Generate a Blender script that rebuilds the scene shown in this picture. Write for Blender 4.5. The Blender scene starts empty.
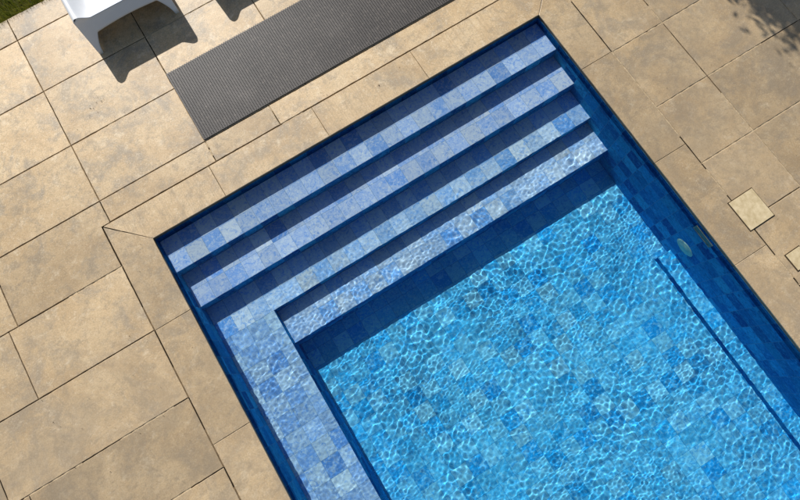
import bpy, bmesh, math, random
import numpy as np
from mathutils import Matrix, Vector

random.seed(7); rng = np.random.default_rng(11)
scene = bpy.context.scene
C = scene.collection
R = math.radians

# ------------------------------------------------------------------ measures (metres)
W = 3.6                     # pool width, X 0..W ; pool runs from Y 0 to YE
YE = -5.2
ZW = -0.06                  # water level below the deck (deck top is Z 0)
D = [0.129, 0.285, 0.469, 0.602]          # tread depths
YN = [-0.295, -0.600, -0.898, -1.201]     # nosings
DF = 0.945                  # floor depth
XB = 0.47                   # left bench front
XR, DR = 3.469, 0.85       # ledge along the right wall
COP = 0.30                  # coping width
COPT = 0.032                # coping thickness

# ------------------------------------------------------------------ helpers
def tag(o, label=None, cat=None, group=None, kind=None):
    if label: o['label'] = label
    if cat: o['category'] = cat
    if group: o['group'] = group
    if kind: o['kind'] = kind
    return o

def empty(name, loc=(0, 0, 0)):
    o = bpy.data.objects.new(name, None); C.objects.link(o)
    o.location = loc; o.empty_display_size = 0.2
    return o

def link(name, me, mats, parent=None, smooth=False):
    o = bpy.data.objects.new(name, me); C.objects.link(o)
    for m in (mats if isinstance(mats, (list, tuple)) else [mats]): me.materials.append(m)
    if smooth:
        for p in me.polygons: p.use_smooth = True
    if parent:
        o.parent = parent
        o.matrix_parent_inverse = Matrix.Translation(-Vector(parent.location))
    return o

class MB:
    """Collects faces (with optional uv and colour) into one mesh."""
    def __init__(s): s.v = []; s.f = []; s.uv = []; s.mi = []; s.col = []
    def face(s, pts, uv=None, mi=0, col=0.5):
        n = len(s.v); s.v += [tuple(p) for p in pts]; s.f.append(list(range(n, n+len(pts))))
        s.uv.append(uv or [(p[0], p[1]) for p in pts]); s.mi.append(mi); s.col.append(col)
    def box(s, x0, x1, y0, y1, z0, z1, mi=0, skip='', col=0.5, ox=0, oy=0):
        a, b, c, d = (x0,y0), (x1,y0), (x1,y1), (x0,y1)
        if 't' not in skip: s.face([(*p, z1) for p in (a,b,c,d)], [(p[0]-ox, p[1]-oy) for p in (a,b,c,d)], mi, col)
        if 'b' not in skip: s.face([(*p, z0) for p in (d,c,b,a)], None, mi, col)
        for k, (p, q) in {'s':(a,b), 'e':(b,c), 'n':(c,d), 'w':(d,a)}.items():
            if k in skip: continue
            i = 0 if k in 'sn' else 1
            s.face([(*p,z0),(*q,z0),(*q,z1),(*p,z1)], [(p[i]-(ox,oy)[i],z0-z1),(q[i]-(ox,oy)[i],z0-z1),(q[i]-(ox,oy)[i],0),(p[i]-(ox,oy)[i],0)], mi, col)
    def build(s, name, mats, parent=None, smooth=False, merge=False):
        me = bpy.data.meshes.new(name); me.from_pydata(s.v, [], s.f)
        ul = me.uv_layers.new(name='UVMap'); flat = [c for f in s.uv for p in f for c in p]
        ul.data.foreach_set('uv', flat)
        at = me.attributes.new('tone', 'FLOAT', 'FACE'); at.data.foreach_set('value', s.col)
        me.polygons.foreach_set('material_index', s.mi)
        if merge:
            bm = bmesh.new(); bm.from_mesh(me); bmesh.ops.remove_doubles(bm, verts=bm.verts, dist=1e-5)
            bmesh.ops.recalc_face_normals(bm, faces=bm.faces); bm.to_mesh(me); bm.free()
        me.update()
        return link(name, me, mats, parent, smooth)

# ------------------------------------------------------------------ material helpers
class NT:
    def __init__(s, name):
        s.m = bpy.data.materials.new(name); s.m.use_nodes = True
        s.t = s.m.node_tree; s.t.nodes.clear()
        s.out = s.n('OutputMaterial')
    def n(s, typ, **kw):
        nd = s.t.nodes.new('ShaderNode'+typ)
        for k, v in kw.items(): setattr(nd, k, v)
        return nd
    def l(s, a, b): s.t.links.new(a, b)
    def put(s, sock, v):
        if hasattr(v, 'is_linked') or hasattr(v, 'links'): s.l(v, sock)
        else: sock.default_value = v
    def math(s, op, a, b=0.0, c=0.0, clamp=False):
        nd = s.n('Math', operation=op, use_clamp=clamp)
        for i, x in enumerate((a, b, c)): s.put(nd.inputs[i], x)
        return nd.outputs[0]
    def noise(s, vec, scale, detail=4, rough=0.55, dist=0.0, dims='3D', out='Fac'):
        nd = s.n('TexNoise'); nd.noise_dimensions = dims
        nd.inputs['Scale'].default_value = scale; nd.inputs['Detail'].default_value = detail
        nd.inputs['Roughness'].default_value = rough; nd.inputs['Distortion'].default_value = dist
        s.l(vec, nd.inputs['Vector']); return nd.outputs[out]
    def ramp(s, fac, stops, interp='LINEAR'):
        nd = s.n('ValToRGB'); cr = nd.color_ramp; cr.interpolation = interp
        while len(cr.elements) < len(stops): cr.elements.new(0.5)
        for e, (p, c) in zip(cr.elements, stops):
            e.position = p; e.color = (c, c, c, 1) if not hasattr(c, '__len__') else (*c, 1)
        s.l(fac, nd.inputs[0]); return nd.outputs[0]
    def mix(s, fac, a, b, mode='MIX'):
        nd = s.n('Mix', data_type='RGBA', blend_type=mode)
        s.put(nd.inputs['Factor'], fac)
        for i, v in ((6, a), (7, b)):
            if isinstance(v, tuple): nd.inputs[i].default_value = (*v, 1)
            else: s.l(v, nd.inputs[i])
        return nd.outputs[2]
    def smooth(s, x, lo, hi):
        nd = s.n('MapRange', interpolation_type='SMOOTHSTEP'); s.put(nd.inputs[0], x)
        nd.inputs[1].default_value = lo; nd.inputs[2].default_value = hi
        return nd.outputs[0]
    def bump(s, h, strength, dist):
        nd = s.n('Bump'); nd.inputs['Strength'].default_value = strength; nd.inputs['Distance'].default_value = dist
        s.l(h, nd.inputs['Height']); return nd.outputs[0]
    def principled(s, col, rough, bump=None, spec=0.5):
        p = s.n('BsdfPrincipled'); s.put(p.inputs['Base Color'], col if not isinstance(col, tuple) else (*col, 1))
        s.put(p.inputs['Roughness'], rough); p.inputs['Specular IOR Level'].default_value = spec
        if bump is not None: s.l(bump, p.inputs['Normal'])
        s.l(p.outputs[0], s.out.inputs[0]); return s.m

def pos(nt): return nt.n('NewGeometry').outputs['Position']

def mat_stone(name, bias=0.0, brushed=False):
    """Weathered cream cast-stone paving."""
    nt = NT(name); P = pos(nt)
    tone = nt.n('Attribute', attribute_name='tone').outputs['Fac']
    off = nt.n('VectorMath', operation='ADD'); nt.l(P, off.inputs[0])
    cmb = nt.n('CombineXYZ'); nt.l(nt.math('MULTIPLY', tone, 37.0), cmb.inputs[2]); nt.l(cmb.outputs[0], off.inputs[1])
    V = off.outputs[0]
    big = nt.noise(V, 2.2, 5, 0.62, 0.6)
    mid = nt.noise(V, 11.0, 7, 0.74, 0.35)
    fine = nt.noise(P, 95.0, 4, 0.7)
    grain = nt.noise(P, 420.0, 2, 0.6)
    c = nt.ramp(big, [(0.28, (0.42, 0.275, 0.13)), (0.45, (0.58, 0.40, 0.205)), (0.60, (0.66, 0.475, 0.26)), (0.78, (0.71, 0.54, 0.325))])
    grey = nt.smooth(nt.noise(V, 3.2, 8, 0.76, 0.45), 0.47, 0.66)
    c = nt.mix(nt.math('MULTIPLY', grey, 0.80), c, (0.285, 0.238, 0.178))
    blot = nt.noise(V, 7.5, 8, 0.77, 0.4)
    c = nt.mix(nt.math('MULTIPLY', nt.smooth(blot, 0.50, 0.63), 0.66), c, (0.32, 0.245, 0.155))
    c = nt.mix(nt.math('MULTIPLY', nt.smooth(mid, 0.52, 0.72), 0.45), c, (0.34, 0.25, 0.14))
    c = nt.mix(nt.math('MULTIPLY', nt.smooth(mid, 0.47, 0.30), 0.66), c, (0.80, 0.645, 0.43))
    # pale lichen / lime smears
    lim = nt.math('MULTIPLY', nt.smooth(nt.noise(V, 19.0, 6, 0.78, 0.9), 0.58, 0.72), 0.55)
    c = nt.mix(lim, c, (0.80, 0.67, 0.45))
    crs = nt.noise(V, 34.0, 6, 0.78, 0.8)
    c = nt.mix(nt.math('MULTIPLY', nt.smooth(crs, 0.50, 0.66), 0.46), c, (0.29, 0.215, 0.125))
    c = nt.mix(nt.math('MULTIPLY', nt.smooth(crs, 0.46, 0.31), 0.36), c, (0.80, 0.66, 0.44))
    # speckle
    c = nt.mix(nt.math('MULTIPLY', nt.smooth(fine, 0.52, 0.66), 0.50), c, (0.27, 0.19, 0.11))
    c = nt.mix(nt.math('MULTIPLY', nt.smooth(fine, 0.46, 0.32), 0.48), c, (0.84, 0.72, 0.52))
    c = nt.mix(nt.math('MULTIPLY', nt.smooth(grain, 0.35, 0.7), 0.22), c, (0.30, 0.22, 0.13))
    # light falloff painted into the colour with blotchy dirt, darker south and east
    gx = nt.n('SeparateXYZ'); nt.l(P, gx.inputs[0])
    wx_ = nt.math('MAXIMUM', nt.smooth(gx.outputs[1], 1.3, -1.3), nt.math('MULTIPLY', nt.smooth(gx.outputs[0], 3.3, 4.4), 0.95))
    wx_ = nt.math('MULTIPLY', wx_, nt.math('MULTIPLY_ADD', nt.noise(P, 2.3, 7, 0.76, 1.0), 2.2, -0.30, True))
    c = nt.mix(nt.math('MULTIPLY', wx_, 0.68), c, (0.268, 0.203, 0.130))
    if brushed:
        st_ = nt.n('VectorMath', operation='MULTIPLY'); nt.l(P, st_.inputs[0]); st_.inputs[1].default_value = (62, 1.5, 1)
        ln = nt.noise(st_.outputs[0], 1.0, 3, 0.6)
        c = nt.mix(nt.math('MULTIPLY', nt.smooth(ln, 0.50, 0.60), 0.38), c, (0.36, 0.25, 0.14))
    # flanks turn dark brown just below the surface
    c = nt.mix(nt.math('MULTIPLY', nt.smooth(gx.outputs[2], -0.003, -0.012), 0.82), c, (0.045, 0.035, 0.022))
    # per slab tone
    g = nt.math('MULTIPLY_ADD', tone, 0.36, 0.96 + bias)
    gc = nt.n('CombineXYZ'); [nt.l(g, gc.inputs[i]) for i in range(3)]
    c = nt.mix(1.0, c, gc.outputs[0], 'MULTIPLY')
    h = nt.math('ADD', nt.math('MULTIPLY', fine, 0.6), nt.math('ADD', mid, nt.math('MULTIPLY', grain, 0.25)))
    # pits
    vor = nt.n('TexVoronoi'); vor.inputs['Scale'].default_value = 55; nt.l(P, vor.inputs['Vector'])
    pit = nt.math('MULTIPLY', nt.smooth(vor.outputs['Distance'], 0.16, 0.05), nt.smooth(nt.noise(P, 6, 3), 0.52, 0.62))
    c = nt.mix(nt.math('MULTIPLY', pit, 0.7), c, (0.17, 0.12, 0.07))
    return nt.principled(c, 0.47, nt.bump(h, 0.32, 0.004), 0.45)

def mat_joint(name, dark=1):
    nt = NT(name); P = pos(nt)
    n = nt.noise(P, 60, 4, 0.7)
    c = nt.ramp(n, [(0.3, (0.028, 0.02, 0.012)), (0.7, (0.09, 0.062, 0.036))]) if dark == 1 else nt.ramp(n, [(0.3, (0.10, 0.068, 0.036)), (0.7, (0.28, 0.195, 0.11))]) if dark == 2 else \
        nt.ramp(n, [(0.3, (0.34, 0.25, 0.145)), (0.7, (0.66, 0.52, 0.33))])
    return nt.principled(c, 0.95, nt.bump(n, 0.6, 0.004), 0.1)

def mat_tile(name, stops, seed=0.0, gain=1.0, size=3.6/24, grout=(0.10, 0.24, 0.38), gf=0.5):
    """Mottled blue natural stone tiles laid on a 20 cm grid (uv in metres)."""
    hi = tuple(min(1, x*1.15+.03) for x in stops[-1][1]); lo = tuple(x*.6 for x in stops[1][1])
    nt = NT(name)
    uv = nt.n('UVMap').outputs[0]
    sc = nt.n('VectorMath', operation='SCALE'); nt.l(uv, sc.inputs[0]); sc.inputs['Scale'].default_value = 1/size
    fl = nt.n('VectorMath', operation='FLOOR'); nt.l(sc.outputs[0], fl.inputs[0])
    ad = nt.n('VectorMath', operation='ADD'); nt.l(fl.outputs[0], ad.inputs[0]); ad.inputs[1].default_value = (seed+.31, seed*1.7+.77, seed*.3)
    wn = nt.n('TexWhiteNoise', noise_dimensions='3D'); nt.l(ad.outputs[0], wn.inputs['Vector'])
    v1 = wn.outputs['Value']
    # tilers alternate light and dark pieces: little clustering of one shade
    fs = nt.n('SeparateXYZ'); nt.l(fl.outputs[0], fs.inputs[0])
    par = nt.math('FLOORED_MODULO', nt.math('ADD', fs.outputs[0], fs.outputs[1]), 2.0)
    v1 = nt.math('ADD', nt.math('MULTIPLY', v1, 0.62), nt.math('MULTIPLY', par, 0.38))
    sep = nt.n('SeparateColor'); nt.l(wn.outputs['Color'], sep.inputs[0])
    c = nt.ramp(v1, stops)
    # stone veining, different for every tile
    o2 = nt.n('VectorMath', operation='MULTIPLY_ADD'); nt.l(wn.outputs['Color'], o2.inputs[0]); o2.inputs[1].default_value = (9, 9, 9); nt.l(uv, o2.inputs[2])
    n1 = nt.noise(o2.outputs[0], 16, 7, 0.76, 1.8)
    n2 = nt.noise(o2.outputs[0], 42, 6, 0.78, 0.9)
    n3 = nt.noise(o2.outputs[0], 9, 5, 0.7, 1.2)
    c = nt.mix(nt.math('MULTIPLY', nt.smooth(n3, 0.48, 0.64), 0.50), c, stops[-1][1])
    c = nt.mix(nt.math('MULTIPLY', nt.smooth(n1, 0.51, 0.36), 0.80), c, stops[0][1])
    c = nt.mix(nt.math('MULTIPLY', nt.smooth(n2, 0.50, 0.64), 0.55), c, hi)
    c = nt.mix(nt.math('MULTIPLY', nt.smooth(n2, 0.48, 0.33), 0.50), c, lo)
    brown = nt.math('MULTIPLY', nt.smooth(nt.noise(o2.outputs[0], 12, 6, 0.75, 2.4), 0.60, 0.74), 0.08)
    c = nt.mix(brown, c, tuple(.5*x+.10 for x in stops[1][1]))
    g = nt.math('MULTIPLY_ADD', sep.outputs[1], 0.26*gain, 0.85*gain)
    gc = nt.n('CombineXYZ'); [nt.l(g, gc.inputs[i]) for i in range(3)]
    c = nt.mix(1.0, c, gc.outputs[0], 'MULTIPLY')
    # grout
    fr = nt.n('VectorMath', operation='FRACTION'); nt.l(sc.outputs[0], fr.inputs[0])
    sx = nt.n('SeparateXYZ'); nt.l(fr.outputs[0], sx.inputs[0])
    ed = nt.math('MINIMUM', nt.math('MINIMUM', sx.outputs[0], nt.math('SUBTRACT', 1.0, sx.outputs[0])),
                 nt.math('MINIMUM', sx.outputs[1], nt.math('SUBTRACT', 1.0, sx.outputs[1])))
    gm = nt.smooth(ed, 0.018, 0.006)
    c = nt.mix(nt.math('MULTIPLY', gm, gf), c, grout)
    d = nt.n('BsdfDiffuse'); nt.l(c, d.inputs[0]); nt.l(d.outputs[0], nt.out.inputs[0])
    return nt.m

def mat_simple(name, c0, c1, scale, rough, bump=0.0, spec=0.4):
    nt = NT(name); P = nt.n('TexCoord').outputs['Object']
    n = nt.noise(P, scale, 5, 0.65)
    c = nt.ramp(n, [(0.3, c0), (0.7, c1)])
    return nt.principled(c, rough, nt.bump(n, bump, 0.003) if bump else None, spec)

def mat_water():
    nt = NT('water')
    g = nt.n('BsdfGlass'); g.inputs['IOR'].default_value = 1.33; g.inputs['Roughness'].default_value = 0.0
    nt.l(g.outputs[0], nt.out.inputs['Surface'])
    return nt.m

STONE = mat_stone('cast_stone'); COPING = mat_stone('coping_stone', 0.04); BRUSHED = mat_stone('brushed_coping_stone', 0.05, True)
JDARK = mat_joint('open_joint'); JSAND = mat_joint('sanded_joint', 0); JDUST = mat_joint('dusty_joint', 2)
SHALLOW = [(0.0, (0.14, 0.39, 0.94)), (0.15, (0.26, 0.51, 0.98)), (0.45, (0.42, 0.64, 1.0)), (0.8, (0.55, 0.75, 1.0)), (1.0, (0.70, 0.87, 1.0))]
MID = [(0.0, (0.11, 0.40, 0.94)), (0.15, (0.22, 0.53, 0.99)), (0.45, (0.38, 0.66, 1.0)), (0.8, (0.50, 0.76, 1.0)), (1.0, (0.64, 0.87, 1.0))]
DEEP = [(0.0, (0.006, 0.33, 0.86)), (0.18, (0.022, 0.45, 0.95)), (0.45, (0.070, 0.57, 1.0)), (0.8, (0.12, 0.63, 1.0)), (1.0, (0.21, 0.71, 1.0))]  # water's depth tint is put into these palettes; the water has none
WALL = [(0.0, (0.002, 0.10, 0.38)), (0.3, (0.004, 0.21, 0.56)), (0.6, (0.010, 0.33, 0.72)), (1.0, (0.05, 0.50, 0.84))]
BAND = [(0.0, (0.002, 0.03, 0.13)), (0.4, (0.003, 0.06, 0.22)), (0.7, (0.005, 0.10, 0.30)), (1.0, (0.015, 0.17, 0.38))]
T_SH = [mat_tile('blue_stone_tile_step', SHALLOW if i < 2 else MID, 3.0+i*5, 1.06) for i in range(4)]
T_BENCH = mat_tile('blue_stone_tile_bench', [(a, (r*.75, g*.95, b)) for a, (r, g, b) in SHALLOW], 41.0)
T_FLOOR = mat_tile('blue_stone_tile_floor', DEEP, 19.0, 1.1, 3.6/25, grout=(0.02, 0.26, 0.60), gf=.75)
T_WALL = mat_tile('blue_stone_tile_wall', WALL, 57.0, 1.0, grout=(0.12, 0.38, 0.62), gf=.7)
T_RISE = mat_tile('blue_stone_tile_riser', WALL, 73.0, 0.9)  # dark palette puts the unlit ledge riser's shade into its colour
WATER = mat_water()
WHITE = mat_simple('white_plastic', (0.74, 0.75, 0.76), (0.80, 0.80, 0.80), 6, 0.38, 0, 0.5)
def mat_rubber():
    nt = NT('grey_rubber'); P = nt.n('TexCoord').outputs['Object']
    n = nt.noise(P, 2.0, 5, 0.65, 0.0); f = nt.noise(P, 40, 4, 0.7)
    c = nt.ramp(n, [(0.32, (0.060, 0.052, 0.046)), (0.55, (0.082, 0.071, 0.062)), (0.75, (0.128, 0.112, 0.099))])
    c = nt.mix(nt.math('MULTIPLY', nt.smooth(f, 0.52, 0.72), 0.5), c, (0.26, 0.22, 0.18))
    return nt.principled(c, 0.55, None, 0.45)
RUBBER = mat_rubber()
LID = mat_simple('pale_lid_plastic', (0.50, 0.38, 0.20), (0.74, 0.60, 0.37), 26, 0.6, 0.2)
SKIM = mat_simple('skimmer_plastic', (0.13, 0.19, 0.17), (0.24, 0.27, 0.21), 20, 0.5)
FIT = mat_simple('fitting_plastic', (0.30, 0.60, 0.52), (0.42, 0.70, 0.58), 12, 0.5)
SOIL = mat_simple('lawn_ground', (0.035, 0.045, 0.012), (0.085, 0.075, 0.03), 14, 0.95, 0.5, 0.1)
DIRT = mat_simple('dirt', (0.03, 0.02, 0.012), (0.08, 0.055, 0.03), 30, 0.9, 0, 0.1)

# ------------------------------------------------------------------ ground (one sheet with the pool basin cut out)
PX0, PX1, PY0, PY1 = -2.14, 7.3, YE-1.5, 2.43        # paved terrace
m = MB(); G = 250
for x0, x1, y0, y1 in ((-G, G, 0.02, G), (-G, G, -G, YE-0.02), (-G, -0.02, YE-0.02, 0.02), (W+0.02, G, YE-0.02, 0.02)):
    m.face([(x0,y0,-.045),(x1,y0,-.045),(x1,y1,-.045),(x0,y1,-.045)])
tag(m.build('ground', SOIL), 'soil and lawn ground around the terrace', None, kind='structure')

# ------------------------------------------------------------------ paving slabs
EDGES = []
def slab(mb, x0, x1, y0, y1, z=0.0, th=0.022, gap=0.0029, mi=0, tone=None, poly=None, wob=0.0011):
    if poly is None and mb is not None and x1-x0 > .05 and y1-y0 > .05: EDGES.append((x1, y0, x1, y1)); EDGES.append((x0, y0, x1, y0))
    """One slab: wavy worn edge, small arris, vertical sides."""
    tone = rng.random() if tone is None else tone
    q = poly or [(x0+gap, y0+gap), (x1-gap, y0+gap), (x1-gap, y1-gap), (x0+gap, y1-gap)]
    ring = []
    for i in range(len(q)):
        a, b = Vector(q[i]), Vector(q[(i+1) % len(q)]); L = (b-a).length; n = max(2, int(L/0.035))
        nrm = Vector((-(b-a).y, (b-a).x)).normalized()
        for k in range(n):
            p = a.lerp(b, k/n)
            if k: p = p + nrm*(abs(rng.normal(0, wob)) if wob else 0)
            ring.append(p)
    cx = sum(p.x for p in ring)/len(ring); cy = sum(p.y for p in ring)/len(ring)
    ta, tb = rng.normal(0, .0009), rng.normal(0, .0009)
    zz = lambda p: z + ta*(p.x-cx) + tb*(p.y-cy)
    top = []
    for p in ring:
        d = Vector((cx, cy))-p; d = Vector((math.copysign(min(abs(d.x), .0025), d.x), math.copysign(min(abs(d.y), .0025), d.y)))
        top.append(p+d)
    mb.face([(p.x, p.y, zz(p)) for p in top], None, mi, tone)
    n = len(ring)
    for i in range(n):
        j = (i+1) % n; a, b, c, d = ring[i], ring[j], top[j], top[i]
        mb.face([(a.x,a.y,zz(a)-.002),(b.x,b.y,zz(b)-.002),(c.x,c.y,zz(c)),(d.x,d.y,zz(d))], None, mi, tone)
        mb.face([(a.x,a.y,z-th),(b.x,b.y,z-th),(b.x,b.y,zz(b)-.002),(a.x,a.y,zz(a)-.002)], None, mi, tone)

pv = MB()
SW, SH = 0.940, 0.5655
# bed under the slabs, seen as dark joints
for x0, x1, y0, y1 in ((PX0, PX1, COP, PY1), (PX0, PX1, PY0, YE-COP), (PX0, -COP, YE-COP, COP), (W+COP, PX1, YE-COP, COP)):
    pv.face([(x0,y0,-.014),(x1,y0,-.014),(x1,y1,-.014),(x0,y1,-.014)], None, 1)
# rows north of the pool, joints measured from the photo
ys = [0.5, 1.055, 1.622, 2.187, PY1]
xs_row = [-2.14, -1.167, -0.227, 0.712, 1.645, 2.58, 3.515, 4.45, 5.385, 6.32, PX1]
for y0, y1 in zip(ys, ys[1:]):
    for x0, x1 in zip(xs_row, xs_row[1:]): slab(pv, x0, x1, y0, y1)
# narrow strip between coping and first row
xs = [-2.14, -1.167, -0.227, 0.71, 1.297, 4.06, 5.0, 5.95, 6.8, PX1]
for x0, x1 in zip(xs, xs[1:]):
    slab(pv, x0, x1, COP, 0.5) if x0 > -0.3 else slab(pv, x0, x1, -0.07, 0.5) if x1 < -0.3 else None
slab(pv, -1.167, -0.227, COP, 0.5, poly=[(-1.163,-0.066),(-0.304,-0.066),(-0.304,COP+.004),(-0.231,COP+.004),(-0.231,.496),(-1.163,.496)])
# west side
rows = [-0.07, -0.64, -1.206, -1.76, -2.325, -2.89, -3.455, -4.02, -4.585, -5.15, -5.715, PY0]
xw = [[-2.14,-1.243,-0.3], [-2.14,-1.70,-0.3], [-2.14,-1.56,-0.3], [-2.14,-1.25,-0.3]]
for i, (y1, y0) in enumerate(zip(rows, rows[1:])):
    for x0, x1 in zip(xw[i % 4], xw[i % 4][1:]):
        if y1 <= YE-COP-.05 or True:
            slab(pv, x0, x1, y0, y1)
# east side
yr = [COP, -0.032, -0.606, -1.186, -1.745, -2.29, -2.86, -3.43, -4.0, -4.57, -5.14, -5.71, -6.28, PY0]
for i, (y1, y0) in enumerate(zip(yr, yr[1:])):
    for x0, x1 in ((W+COP, 4.405), (4.405, 5.335), (5.335, 6.27), (6.27, PX1)): slab(pv, x0, x1, y0, y1)
# south of the pool
ysn = [YE-COP, -6.1, PY0]
for y1, y0 in zip(ysn, ysn[1:]):
    for x0, x1 in zip([-0.3, .64, 1.58, 2.52, 3.46], [.64, 1.58, 2.52, 3.46, 3.9]): slab(pv, x0, x1, y0, y1)
# joints filled with pale sand
def fill(x0, y0, x1, y1, w=0.010, z=-0.0035, mi=2):
    L = math.hypot(x1-x0, y1-y0); nx, ny = -(y1-y0)/L, (x1-x0)/L; n = max(2, int(L/.03))
    for k in range(n):
        a, b = k/n, (k+1)/n
        za, zb = z+.0016*math.sin(k*2.1), z+.0016*math.sin((k+1)*2.1)
        p = lambda t, s, h: (x0+(x1-x0)*t+nx*s*w/2, y0+(y1-y0)*t+ny*s*w/2, h)
        pv.face([p(a,-1,za), p(b,-1,zb), p(b,1,zb), p(a,1,za)], None, mi)
for s in ((1.31,COP,1.50,COP), (3.9,-.60,3.9,-1.48), (3.9,-1.80,3.9,-2.05), (3.9,.25,3.9,-.04), (3.9,-1.186,4.40,-1.186), (4.41,-1.186,4.95,-1.186),
          (4.405,-.42,4.405,-.62), (4.405,-1.36,4.405,-3.3), (3.9,-.606,4.40,-.606), (4.41,-.606,6.2,-.606), (3.9,-1.745,4.40,-1.745),
          (4.41,-1.745,6.2,-1.745), (3.9,-2.86,4.4,-2.86), (3.9,-.032,4.4,-.032), (5.335,-.6,5.335,-1.7), (-.42,-1.206,-.85,-1.206), (-1.15,-1.206,-1.6,-1.206),
          (-.56,-1.76,-.9,-1.76), (.10,1.055,.27,1.055), (3.9,-2.60,3.9,-2.80), (3.9,-2.95,3.9,-5), (1.3,1.055,1.3,1.06), (.71,.36,.71,.42),
          (-.3,-.07,-.75,-.07), (0.72,1.622,1.6,1.622), (1.297,.44,1.297,.50), (.71,.44,.71,.49)):
    fill(*s)
for x0, y0, x1, y1 in EDGES:
    L = math.hypot(x1-x0, y1-y0); t = 0.0
    while t < L:
        l = rng.uniform(.06, .34); e = min(L, t+l)
        if rng.random() < (.75 if x0 > W else .58):
            fill(x0+(x1-x0)*t/L, y0+(y1-y0)*t/L, x0+(x1-x0)*e/L, y0+(y1-y0)*e/L, .010, -rng.uniform(.0055, .0085), 3)
        t = e
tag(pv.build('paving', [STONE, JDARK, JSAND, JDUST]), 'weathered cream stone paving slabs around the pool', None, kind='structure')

# ------------------------------------------------------------------ swimming pool
pool = empty('swimming_pool', (W/2, 0, 0))
tag(pool, 'rectangular in-ground pool lined with mottled blue stone tiles, broad steps at its end', 'swimming pool')
ZT = -COPT
b = MB()
TH = 0.12
b.box(-TH, 0, YE-TH, TH, -DF-.1, ZT, 0, 'b', oy=0)
b.box(W, W+TH, YE-TH, TH, -DF-.1, ZT, 0, 'b')
b.box(0.0, W, 0.0, TH, -DF-.1, ZT, 0, 'bew')
b.box(0.0, W, YE-TH, YE, -DF-.1, ZT, 0, 'bew')
walls = b.build('pool_wall', T_WALL, pool)
b = MB(); b.box(-TH, W+TH, YE-TH, TH, -DF-.15, -DF, 0, 'b'); floor_o = b.build('pool_floor', T_FLOOR, pool)
band_mat = mat_tile('shade_band_tile', BAND, 91.0, 1.0)
bb = MB(); zb, e = -0.122, .0025  # added band: shade under the coping painted as navy tile
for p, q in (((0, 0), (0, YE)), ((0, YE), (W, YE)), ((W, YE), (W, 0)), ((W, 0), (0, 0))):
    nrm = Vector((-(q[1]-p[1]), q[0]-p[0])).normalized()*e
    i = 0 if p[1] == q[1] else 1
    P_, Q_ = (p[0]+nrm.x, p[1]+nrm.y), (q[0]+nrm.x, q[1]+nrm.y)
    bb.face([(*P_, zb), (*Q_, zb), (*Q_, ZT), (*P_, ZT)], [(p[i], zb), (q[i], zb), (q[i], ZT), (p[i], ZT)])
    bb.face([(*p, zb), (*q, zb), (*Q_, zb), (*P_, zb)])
shade_band = bb.build('wall_shade_band', band_mat, pool)
wet = [walls, floor_o, shade_band]
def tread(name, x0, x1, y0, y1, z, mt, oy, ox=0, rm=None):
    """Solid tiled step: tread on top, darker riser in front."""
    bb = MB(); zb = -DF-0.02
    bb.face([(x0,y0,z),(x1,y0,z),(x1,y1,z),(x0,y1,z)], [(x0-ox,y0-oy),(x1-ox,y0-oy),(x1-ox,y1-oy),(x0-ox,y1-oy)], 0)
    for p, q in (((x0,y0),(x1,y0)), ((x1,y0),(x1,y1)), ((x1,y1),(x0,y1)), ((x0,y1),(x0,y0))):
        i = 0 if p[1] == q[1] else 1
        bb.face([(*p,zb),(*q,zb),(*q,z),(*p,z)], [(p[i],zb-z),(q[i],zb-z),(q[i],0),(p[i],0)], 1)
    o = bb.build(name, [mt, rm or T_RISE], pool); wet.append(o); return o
E_ = 0.004
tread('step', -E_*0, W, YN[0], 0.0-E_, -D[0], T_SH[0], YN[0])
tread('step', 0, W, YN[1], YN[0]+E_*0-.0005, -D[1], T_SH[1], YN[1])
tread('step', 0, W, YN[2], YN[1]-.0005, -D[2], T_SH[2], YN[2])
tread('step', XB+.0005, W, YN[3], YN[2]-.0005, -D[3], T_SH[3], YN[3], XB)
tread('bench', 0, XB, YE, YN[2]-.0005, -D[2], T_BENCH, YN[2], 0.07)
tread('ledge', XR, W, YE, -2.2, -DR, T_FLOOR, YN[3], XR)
# round white fitting on the right wall, skimmer mouth at the water line
def disc(name, y, z, r, t, mt, x=W):
    bm = bmesh.new()
    prof = [(0, t), (r*.45, t), (r*.5, t*.75), (r*.82, t*.75), (r*.93, t*.6), (r, 0)]
    rings = []
    for rr, h in prof:
        if rr == 0: rings.append([bm.verts.new((x-h, y, z))]); continue
        rings.append([bm.verts.new((x-h, y+rr*math.cos(a), z+rr*math.sin(a))) for a in [2*math.pi*k/28 for k in range(28)]])
    for A, B in zip(rings, rings[1:]):
        for k in range(28):
            j = (k+1) % 28
            bm.faces.new((A[0], B[k], B[j]) if len(A) == 1 else (A[k], B[k], B[j], A[j]))
    bmesh.ops.recalc_face_normals(bm, faces=bm.faces)
    me = bpy.data.meshes.new(name); bm.to_mesh(me); bm.free()
    o = link(name, me, mt, pool, True); wet.append(o); return o
disc('pool_light', -2.235, -0.56, 0.088, 0.007, FIT)
b = MB()
for a in ((-2.31, -2.12, -.074, -.066), (-2.31, -2.12, -.15, -.14), (-2.31, -2.298, -.14, -.074), (-2.132, -2.12, -.14, -.074)): b.box(W-.007, W+.01, *a, 0)
b.box(W-.0042, W+.004, -2.298, -2.132, -.14, -.074, 0)
wet.append(b.build('skimmer_mouth', SKIM, pool))
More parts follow.
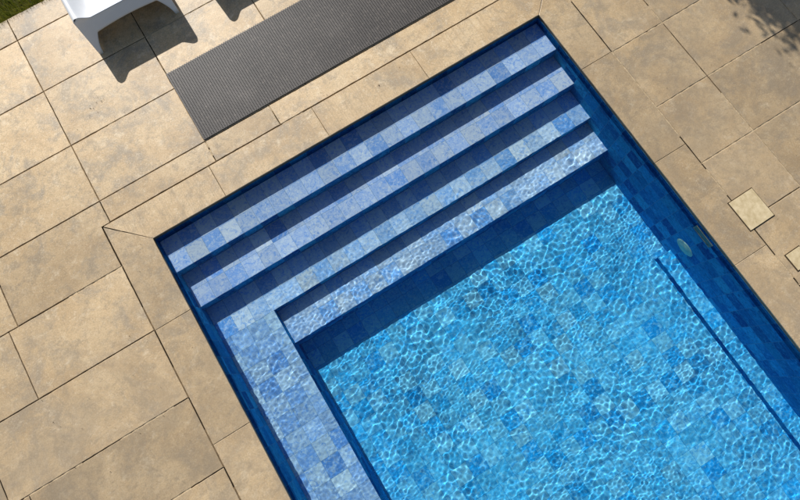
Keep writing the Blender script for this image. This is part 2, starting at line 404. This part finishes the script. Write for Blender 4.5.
# coping stones, mitred at the corners
def coping(poly, tone=None, mt=None):
    mb = MB(); slab(mb, 0, 0, 0, 0, 0.0015, COPT+.0015, 0.0, 0, tone, poly, 0.0005)
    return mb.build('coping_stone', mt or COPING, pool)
g = 0.0010; O = 0.006
ct = [-0.3, 0.64, 1.58, 2.52, 3.9]
for i, (x0, x1) in enumerate(zip(ct, ct[1:])):
    pl = [(max(x0,0)+ (g if i else 0), 0.0), (min(x1,W)-(g if i < 3 else 0), 0.0), (x1-(g if i < 3 else O*2), COP-O), (x0+(g if i else O*2), COP-O)]
    if i == 0: pl[0] = (0.0+g, 0.0)
    if i == 3: pl[1] = (W-g, 0.0)
    coping(pl, .45+.1*i, BRUSHED)
def side(xi, xo, brk):
    for i, (y1, y0) in enumerate(zip(brk, brk[1:])):
        last = i == len(brk)-2
        ya_i = 0.0-g if i == 0 else y1-g; ya_o = COP-O*2 if i == 0 else y1-g
        yb_i = YE+g if last else y0+g; yb_o = YE-COP+O*2 if last else y0+g
        xo2 = xo + (O if xo < xi else -O)
        pl = [(xo2, yb_o), (xi, yb_i), (xi, ya_i), (xo2, ya_o)] if xo < xi else [(xi, yb_i), (xo2, yb_o), (xo2, ya_o), (xi, ya_i)]
        coping(pl)
side(0.0, -COP, [0, -0.645, -1.59, -2.535, -3.48, -4.425, YE])
side(W, W+COP, [0, -0.60, -1.553, -2.505, -3.45, -4.395, YE])
for i, (x0, x1) in enumerate(zip([-0.3, .9, 1.85, 2.8, 3.9], [.9, 1.85, 2.8, 3.9])):
    coping([(x0+(g if i else O*2), YE-COP+O), (x1-(g if i < 3 else O*2), YE-COP+O), ((x1-g) if i < 3 else W-g, YE), ((x0+g) if i else g, YE)])

# ------------------------------------------------------------------ water surface: real ripples, real refraction
def water():
    x0, x1, y0, y1 = -0.012, W+0.012, YE-0.012, 0.012
    st = 0.0053
    nx, ny = int((x1-x0)/st)+1, int((y1-y0)/st)+1
    X, Y = np.meshgrid(np.linspace(x0, x1, nx), np.linspace(y0, y1, ny))
    Z = np.zeros_like(X); K = np.zeros_like(X)
    r = np.random.default_rng(5)
    wx = X + .02*np.sin(3.1*Y+1.)+.015*np.sin(5.3*X+.4); wy = Y + .02*np.sin(2.7*X+.3)+.015*np.sin(4.9*Y)
    def patchy(n, lo, hi):
        e = np.zeros_like(X)
        for _ in range(n):
            a = r.uniform(0, 6.28); k_ = 2*math.pi/r.uniform(lo, hi)
            e += np.sin(k_*(X*math.cos(a)+Y*math.sin(a))+r.uniform(0, 6.28))
        return np.clip(1+.42*e/math.sqrt(n/2), .5, 1.6)
    bands = ((.021, .038, 30, 1.0), (.038, .072, 28, 1.0), (.072, .15, 20, .40), (.15, .45, 12, .11))
    for lo, hi, n, wgt in bands:
        Zb = np.zeros_like(X); Kb = np.zeros_like(X); main = r.uniform(0, 6.28)
        for k in range(n):
            lam = math.exp(r.uniform(math.log(lo), math.log(hi)))
            a = main + r.normal(0, .95)
            kk = 2*math.pi/lam; amp = r.uniform(.5, 1.4)/kk**2
            s_ = amp*np.sin(kk*(wx*math.cos(a)+wy*math.sin(a))+r.uniform(0, 6.28))
            Zb += s_; Kb -= kk*kk*s_
        e = patchy(9, .35+2*hi, .9+4*hi)
        f = wgt/Kb.std(); Z += Zb*f*e; K += Kb*f*e
    Z *= CURV/K.std()
    env = 1.0
    calm = .04+.96*np.clip((-Y-.30)/0.42, 0, 1)
    calm = calm*(1+.5*np.exp(-((Y+.80)/.30)**2))
    Z = ZW + Z*env*calm
    me = bpy.data.meshes.new('water')
    co = np.stack([X, Y, Z], -1).reshape(-1, 3)
    idx = np.arange(nx*ny).reshape(ny, nx)
    q = np.stack([idx[:-1,:-1], idx[:-1,1:], idx[1:,1:], idx[1:,:-1]], -1).reshape(-1)
    nf = q.size//4
    me.vertices.add(nx*ny); me.vertices.foreach_set('co', co.ravel())
    me.loops.add(q.size); me.loops.foreach_set('vertex_index', q)
    me.polygons.add(nf); me.polygons.foreach_set('loop_start', np.arange(nf)*4)
    me.polygons.foreach_set('use_smooth', np.ones(nf, bool))
    me.update(calc_edges=True)
    o = link('water', me, WATER)
    return tag(o, 'clear rippled pool water', None, kind='structure')
CURV = 0.88          # rms curvature of the ripples (1/m)
wat = water()
wat.cycles.is_caustics_caster = True
for o in wet: o.cycles.is_caustics_receiver = True

# ------------------------------------------------------------------ rubber mat
b = MB(); mx0, mx1, my0, my1 = 0.712, 4.35, 0.512, 1.204
x = mx0
while x < mx1-.012:
    b.box(x, x+.0115, my0, my1, .0075, .0115, 0, 'b', rng.random()); x += .0205
y = my0
while y < my1-.006:
    b.box(mx0, mx1, y, y+.0062, .0015, .0085, 0, 'b'); y += .0108
b.face([(mx0,my0,.0032),(mx1,my0,.0032),(mx1,my1,.0032),(mx0,my1,.0032)])
tag(b.build('rubber_mat', RUBBER), 'long grey ribbed rubber mat lying on the paving beside the pool steps', 'mat')

# ------------------------------------------------------------------ access lids
def lid(cx, cy, sx, sy, rz, label, hole):
    t = empty('access_lid', (cx, cy, 0)); tag(t, label, 'lid')
    bm = bmesh.new(); bmesh.ops.create_cube(bm, size=1)
    for v in bm.verts: v.co = Vector((v.co.x*sx, v.co.y*sy, v.co.z*.006+.0052))
    bmesh.ops.bevel(bm, geom=[e for e in bm.edges], offset=.0018, segments=2, profile=.7, affect='EDGES')
    me = bpy.data.meshes.new('cover_plate'); bm.to_mesh(me); bm.free()
    o = bpy.data.objects.new('cover_plate', me); C.objects.link(o); me.materials.append(LID); o.parent = t
    f = MB(); w = .007
    for a in ((-sx/2-w, -sx/2, -sy/2-w, sy/2+w), (sx/2, sx/2+w, -sy/2-w, sy/2+w), (-sx/2, sx/2, -sy/2-w, -sy/2), (-sx/2, sx/2, sy/2, sy/2+w)):
        f.box(*a, -.004, .0024, 0, 'b')
    fo = f.build('lid_frame', JDARK); fo.parent = t
    t.rotation_euler.z = rz
    return t
lid(3.975, -2.232, .222, .252, R(.6), 'large square pale lid set in the paving beside the pool edge', True)
lid(4.022, -2.708, .128, .134, R(1.0), 'small square pale lid set in the paving, near the larger lid', False)

# ------------------------------------------------------------------ sun loungers (moulded white plastic)
def make_lounger(x0, label):
    t = empty('sun_lounger', (x0+.375, 1.68, 0))
    tag(t, label, 'sun lounger', 'white loungers standing on the paving')
    wd = .75; yb = 1.675
    # moulded shell: stations along Y, section across X
    key = [(1.785, .270), (1.80, .262), (1.86, .225), (1.95, .178), (2.08, .142), (2.3, .135), (2.6, .14), (2.78, .17), (2.9, .24), (3.1, .38), (3.3, .52), (3.42, .60), (3.5, .64)]
    yy = [1.785, 1.79, 1.80]+list(np.linspace(1.82, 3.5, 50))
    prof = [(float(y), float(np.interp(y, [k[0] for k in key], [k[1] for k in key]))) for y in yy]
    us = [.5-.5*math.cos(math.pi*k/64) for k in range(65)]
    rimk = [(1.785, .318), (1.9, .318), (2.4, .31), (2.75, .33), (3.0, .42), (3.5, .67)]
    def sec(u, y, z):
        """section: raised rolled rim along each side, dished in between"""
        e = min(u, 1-u); rm = float(np.interp(y, [k[0] for k in rimk], [k[1] for k in rimk]))
        if e < .035: return rm-.028*(1-e/.035)**2
        f = min(1, max(0, (e-.05)/.135)); f = f*f*(3-2*f)
        return rm+(z-rm)*f
    bm = bmesh.new(); grid = []
    for y, z in prof:
        grid.append([bm.verts.new((x0+u*wd, y, sec(u, y, z))) for u in us])
    for A, B in zip(grid, grid[1:]):
        for k in range(len(us)-1): bm.faces.new((A[k], A[k+1], B[k+1], B[k]))
    bmesh.ops.recalc_face_normals(bm, faces=bm.faces)
    me = bpy.data.meshes.new('seat_shell'); bm.to_mesh(me); bm.free()
    sh = link('seat_shell', me, WHITE, t, True)
    md = sh.modifiers.new('thick', 'SOLIDIFY'); md.thickness = .012; md.offset = -1
    # end panel with an arch between two tapering feet
    def end(yf, yt, zt_of, flip):
        bm = bmesh.new(); n = 110; fr = []; bk = []
        for k in range(n+1):
            u = k/n; X = x0+u*wd
            e = min(u, 1-u)*wd
            # arch underside between two feet that narrow towards the ground
            top = zt_of(u)
            if e < .034: zb = 0.0
            elif e < .105: zb = .155*((e-.034)/.071)**.62
            else: zb = .155+.012*math.sin((u-.14)/.72*math.pi)
            zb = min(zb, top-.02)
            for lst, off in ((fr, 0), (bk, .016*flip)):
                col = []
                for j in range(9):
                    z = zb+(top-zb)*j/8
                    col.append(bm.verts.new((X, yf+(yt-yf)*min(1, z/.272)+off*(1-j/8*.9), z)))
                lst.append(col)
        for lst, rv in ((fr, False), (bk, True)):
            for A, B in zip(lst, lst[1:]):
                for j in range(8): bm.faces.new((A[j], B[j], B[j+1], A[j+1]) if not rv else (A[j+1], B[j+1], B[j], A[j]))
        for A, B, Cc, Dd in zip(fr, fr[1:], bk, bk[1:]):
            bm.faces.new((A[0], Cc[0], Dd[0], B[0])); bm.faces.new((A[8], B[8], Dd[8], Cc[8]))
        bm.faces.new(fr[0]+bk[0][::-1]); bm.faces.new(fr[-1][::-1]+bk[-1])
        bmesh.ops.recalc_face_normals(bm, faces=bm.faces)
        me = bpy.data.meshes.new('end_panel'); bm.to_mesh(me); bm.free()
        link('end_panel', me, WHITE, t, True)
    end(yb, 1.785, lambda u: sec(u, 1.785, .27), 1)
    end(3.53, 3.50, lambda u: sec(u, 3.5, .64), -1)
    # side skirts with a long low arch
    for s in (0, 1):
        bm = bmesh.new(); X = x0+(.003 if s == 0 else wd-.003); dx = .014*(1 if s == 0 else -1); F = []; Bk = []
        n = 40
        for k in range(n+1):
            f = k/n; y = 1.79+(3.50-1.79)*f
            zt = sec(0, y, 0)-.004
            zb = 0 if (f < .06 or f > .93) else min(zt-.03, .12*math.sin((f-.06)/.87*math.pi)**.4)
            F.append([bm.verts.new((X, y, zb)), bm.verts.new((X, y, zt))]); Bk.append([bm.verts.new((X+dx, y, zb)), bm.verts.new((X+dx, y, zt))])
        for A, B, c, d in zip(F, F[1:], Bk, Bk[1:]):
            bm.faces.new((A[0], B[0], B[1], A[1])); bm.faces.new((c[0], c[1], d[1], d[0])); bm.faces.new((A[0], c[0], d[0], B[0])); bm.faces.new((A[1], B[1], d[1], c[1]))
        bm.faces.new(F[0]+Bk[0][::-1]); bm.faces.new(F[-1][::-1]+Bk[-1])
        bmesh.ops.recalc_face_normals(bm, faces=bm.faces)
        me = bpy.data.meshes.new('side_panel'); bm.to_mesh(me); bm.free(); link('side_panel', me, WHITE, t)
    return t
l1 = make_lounger(0.318, 'white moulded plastic sun lounger, its arched foot end showing near the lawn corner')
l2 = l1.copy(); C.objects.link(l2)
for ch in l1.children:
    c = ch.copy(); C.objects.link(c); c.parent = l2; c.matrix_parent_inverse = ch.matrix_parent_inverse
l2.location.x += 1.06; l2['label'] = 'white moulded lounger almost out of frame, its shadow falling beside the rubber mat'

# ------------------------------------------------------------------ lawn
def lawn():
    n = 26000
    bx = np.concatenate([rng.uniform(-2.2, 0.9, n//2), rng.uniform(-3.5, 7.5, n//2)])
    by = np.concatenate([2.405+rng.exponential(.18, n//2), 2.42+rng.uniform(0, 1.6, n//2)])
    h = rng.uniform(.018, .05, n); a = rng.uniform(0, 6.283, n); w = rng.uniform(.0012, .0026, n); ln = rng.uniform(.2, 1.1, n)*h; b2 = rng.uniform(0, 6.283, n)
    bz = np.full(n, -.043)
    co = np.zeros((n, 5, 3))
    ca, sa = np.cos(a)*w, np.sin(a)*w; lx, ly = np.cos(b2)*ln, np.sin(b2)*ln
    h = h+.03
    for i, (s, t) in enumerate(((-1, 0), (1, 0), (-.7, .6), (.7, .6), (0, 1))):
        co[:, i, 0] = bx+ca*s+lx*t*t; co[:, i, 1] = by+sa*s+ly*t*t; co[:, i, 2] = bz+h*(t-.25*t*t*(ln/h))
    me = bpy.data.meshes.new('grass')
    fs = []
    for i in range(n):
        k = i*5; fs.append((k, k+1, k+3, k+2)); fs.append((k+2, k+3, k+4))
    me.from_pydata(co.reshape(-1, 3).tolist(), [], fs)
    at = me.attributes.new('tone', 'FLOAT', 'FACE'); at.data.foreach_set('value', np.repeat(rng.random(n), 2))
    nt = NT('grass_blade'); tn = nt.n('Attribute', attribute_name='tone').outputs['Fac']
    c = nt.ramp(tn, [(0, (.14, .18, .015)), (.5, (.34, .37, .05)), (.8, (.48, .47, .10)), (1, (.60, .48, .18))])
    nt.principled(c, .6, None, .25)
    o = link('grass', me, nt.m)
    tag(o, 'short green lawn grass at the edge of the paving', None, kind='stuff')
lawn()

# ------------------------------------------------------------------ dirt specks on the paving
b = MB()
def speck(x, y, s):
    k = rng.integers(4, 7); a0 = rng.uniform(0, 6.28)
    pts = [(x+s*rng.uniform(.5, 1)*math.cos(a0+6.283*i/k), y+s*rng.uniform(.4, 1)*math.sin(a0+6.283*i/k), .0042+rng.uniform(0, .002)) for i in range(k)]
    b.face(pts)
for cx, cy, n, sp, s in ((.15, 1.30, 16, .07, .006), (-.05, 1.2, 8, .12, .004), (.5, .95, 6, .3, .003), (-.8, -.4, 24, .5, .0035), (-.7, -1.1, 22, .4, .004), (4.6, -.9, 20, .6, .003), (1.9, .4, 26, .9, .005), (2.6, .15, 16, .5, .006), (4.4, -2.2, 20, .4, .003), (0.0, 1.9, 10, .3, .004)):
    for _ in range(n):
        x, y = cx+rng.normal(0, sp), cy+rng.normal(0, sp*.6)
        if -.01 < x < W+.01 and y < .01: continue
        if .7 < x < 4.4 and .5 < y < 1.21: continue
        speck(x, y, s*rng.uniform(.4, 1.3))
tag(b.build('dirt_specks', DIRT), 'dark specks of dirt scattered over the paving', None, kind='stuff')

# ------------------------------------------------------------------ tree whose shadow falls on the paving at the right
def tree(bx, by, label):
    t = empty('garden_tree', (bx, by, -.04)); tag(t, label, 'tree')
    bm = bmesh.new()
    def limb(p, q, r0, r1, n=5, sd=8):
        p, q = Vector(p), Vector(q); d = (q-p).normalized(); s = d.orthogonal().normalized(); u = d.cross(s); prev = None
        for k in range(n+1):
            f = k/n; c = p.lerp(q, f)+Vector((rng.normal(0, .012), rng.normal(0, .012), 0))*(1 if 0 < k < n else 0); rr = r0+(r1-r0)*f
            ring = [bm.verts.new(c+(s*math.cos(a)+u*math.sin(a))*rr) for a in [6.283*i/sd for i in range(sd)]]
            if prev:
                for i in range(sd): bm.faces.new((prev[i], prev[(i+1)%sd], ring[(i+1)%sd], ring[i]))
            prev = ring
    top = Vector((bx, by, 1.35)); limb((bx, by, -.06), top, .085, .06)
    cl = []
    for k in range(34):
        a = k*2.4; e = Vector((bx+.62*math.cos(a)*rng.uniform(.5, 1), by+.62*math.sin(a)*rng.uniform(.5, 1), 1.75+rng.uniform(0, 1.1)))
        limb(top-Vector((0, 0, rng.uniform(0, .3))), e, .032, .01); cl.append(e)
    me = bpy.data.meshes.new('trunk'); bm.to_mesh(me); bm.free()
    link('trunk', me, mat_simple('bark', (.06, .04, .025), (.15, .11, .075), 30, .9, .8, .1), t, True)
    n = 34000; vs = []; fs = []
    for i in range(n):
        c = cl[rng.integers(len(cl))]; p = np.array(c)+rng.normal(0, .15, 3)
        d = rng.normal(0, 1, 3); d /= np.linalg.norm(d); e = np.cross(d, rng.normal(0, 1, 3)); e /= np.linalg.norm(e)
        L = rng.uniform(.028, .05); w = L*.42; k = len(vs)
        vs += [tuple(p-d*L), tuple(p+e*w), tuple(p+d*L), tuple(p-e*w)]; fs.append((k, k+1, k+2, k+3))
    me = bpy.data.meshes.new('crown'); me.from_pydata(vs, [], fs)
    link('crown', me, mat_simple('leaf', (.03, .06, .012), (.09, .13, .03), 3, .5, 0, .3), t)
tree(5.80, 2.18, 'leafy garden tree beyond the terrace, its shadow falling on the paving')

# ------------------------------------------------------------------ light
EL, AZ = R(35.15), R(2.73)         # shadows fall towards -Y, a touch towards +X
to_sun = Vector((-math.sin(AZ)*math.cos(EL), math.cos(AZ)*math.cos(EL), math.sin(EL)))
sl = bpy.data.lights.new('sun', 'SUN'); sl.energy = 5.0; sl.angle = R(.5); sl.color = (1.0, .98, .945)
so = bpy.data.objects.new('sun', sl); C.objects.link(so)
so.rotation_euler = (-to_sun).to_track_quat('-Z', 'Y').to_euler(); so.location = to_sun*30
sl.cycles.is_caustics_light = True
w = bpy.data.worlds.new('World'); scene.world = w; w.use_nodes = True
nt = w.node_tree; bg = nt.nodes['Background']
sky = nt.nodes.new('ShaderNodeTexSky'); sky.sky_type = 'NISHITA'; sky.sun_disc = False
sky.sun_elevation = EL; sky.sun_rotation = math.atan2(to_sun.x, to_sun.y)
nt.links.new(sky.outputs[0], bg.inputs[0]); bg.inputs[1].default_value = 0.078

# ------------------------------------------------------------------ camera (solved from the photograph's joints and edges)
Rc = Matrix(((0.8500435780408698, -0.5258911492229951, -0.029400928563450942), (0.5187928586664268, 0.8263138334571488, 0.2192245844654933), (-0.09099387402692196, -0.20160344195045093, 0.9752313402293522)))
cd = bpy.data.cameras.new('camera'); cam = bpy.data.objects.new('camera', cd); C.objects.link(cam)
cam.matrix_world = Matrix.Translation((1.1946, -1.9143, 3.9854)) @ Rc.transposed().to_4x4()
cd.sensor_width = 36; cd.lens = 540/800*36; cd.clip_start = .05; cd.clip_end = 1000
scene.camera = cam
scene.view_settings.view_transform = 'Standard'; scene.view_settings.look = 'None'; scene.view_settings.exposure = 0
cy = scene.cycles
cy.caustics_refractive = True; cy.caustics_reflective = False
cy.max_bounces = 10; cy.transmission_bounces = 8; cy.sample_clamp_indirect = 4; cy.use_denoising = True
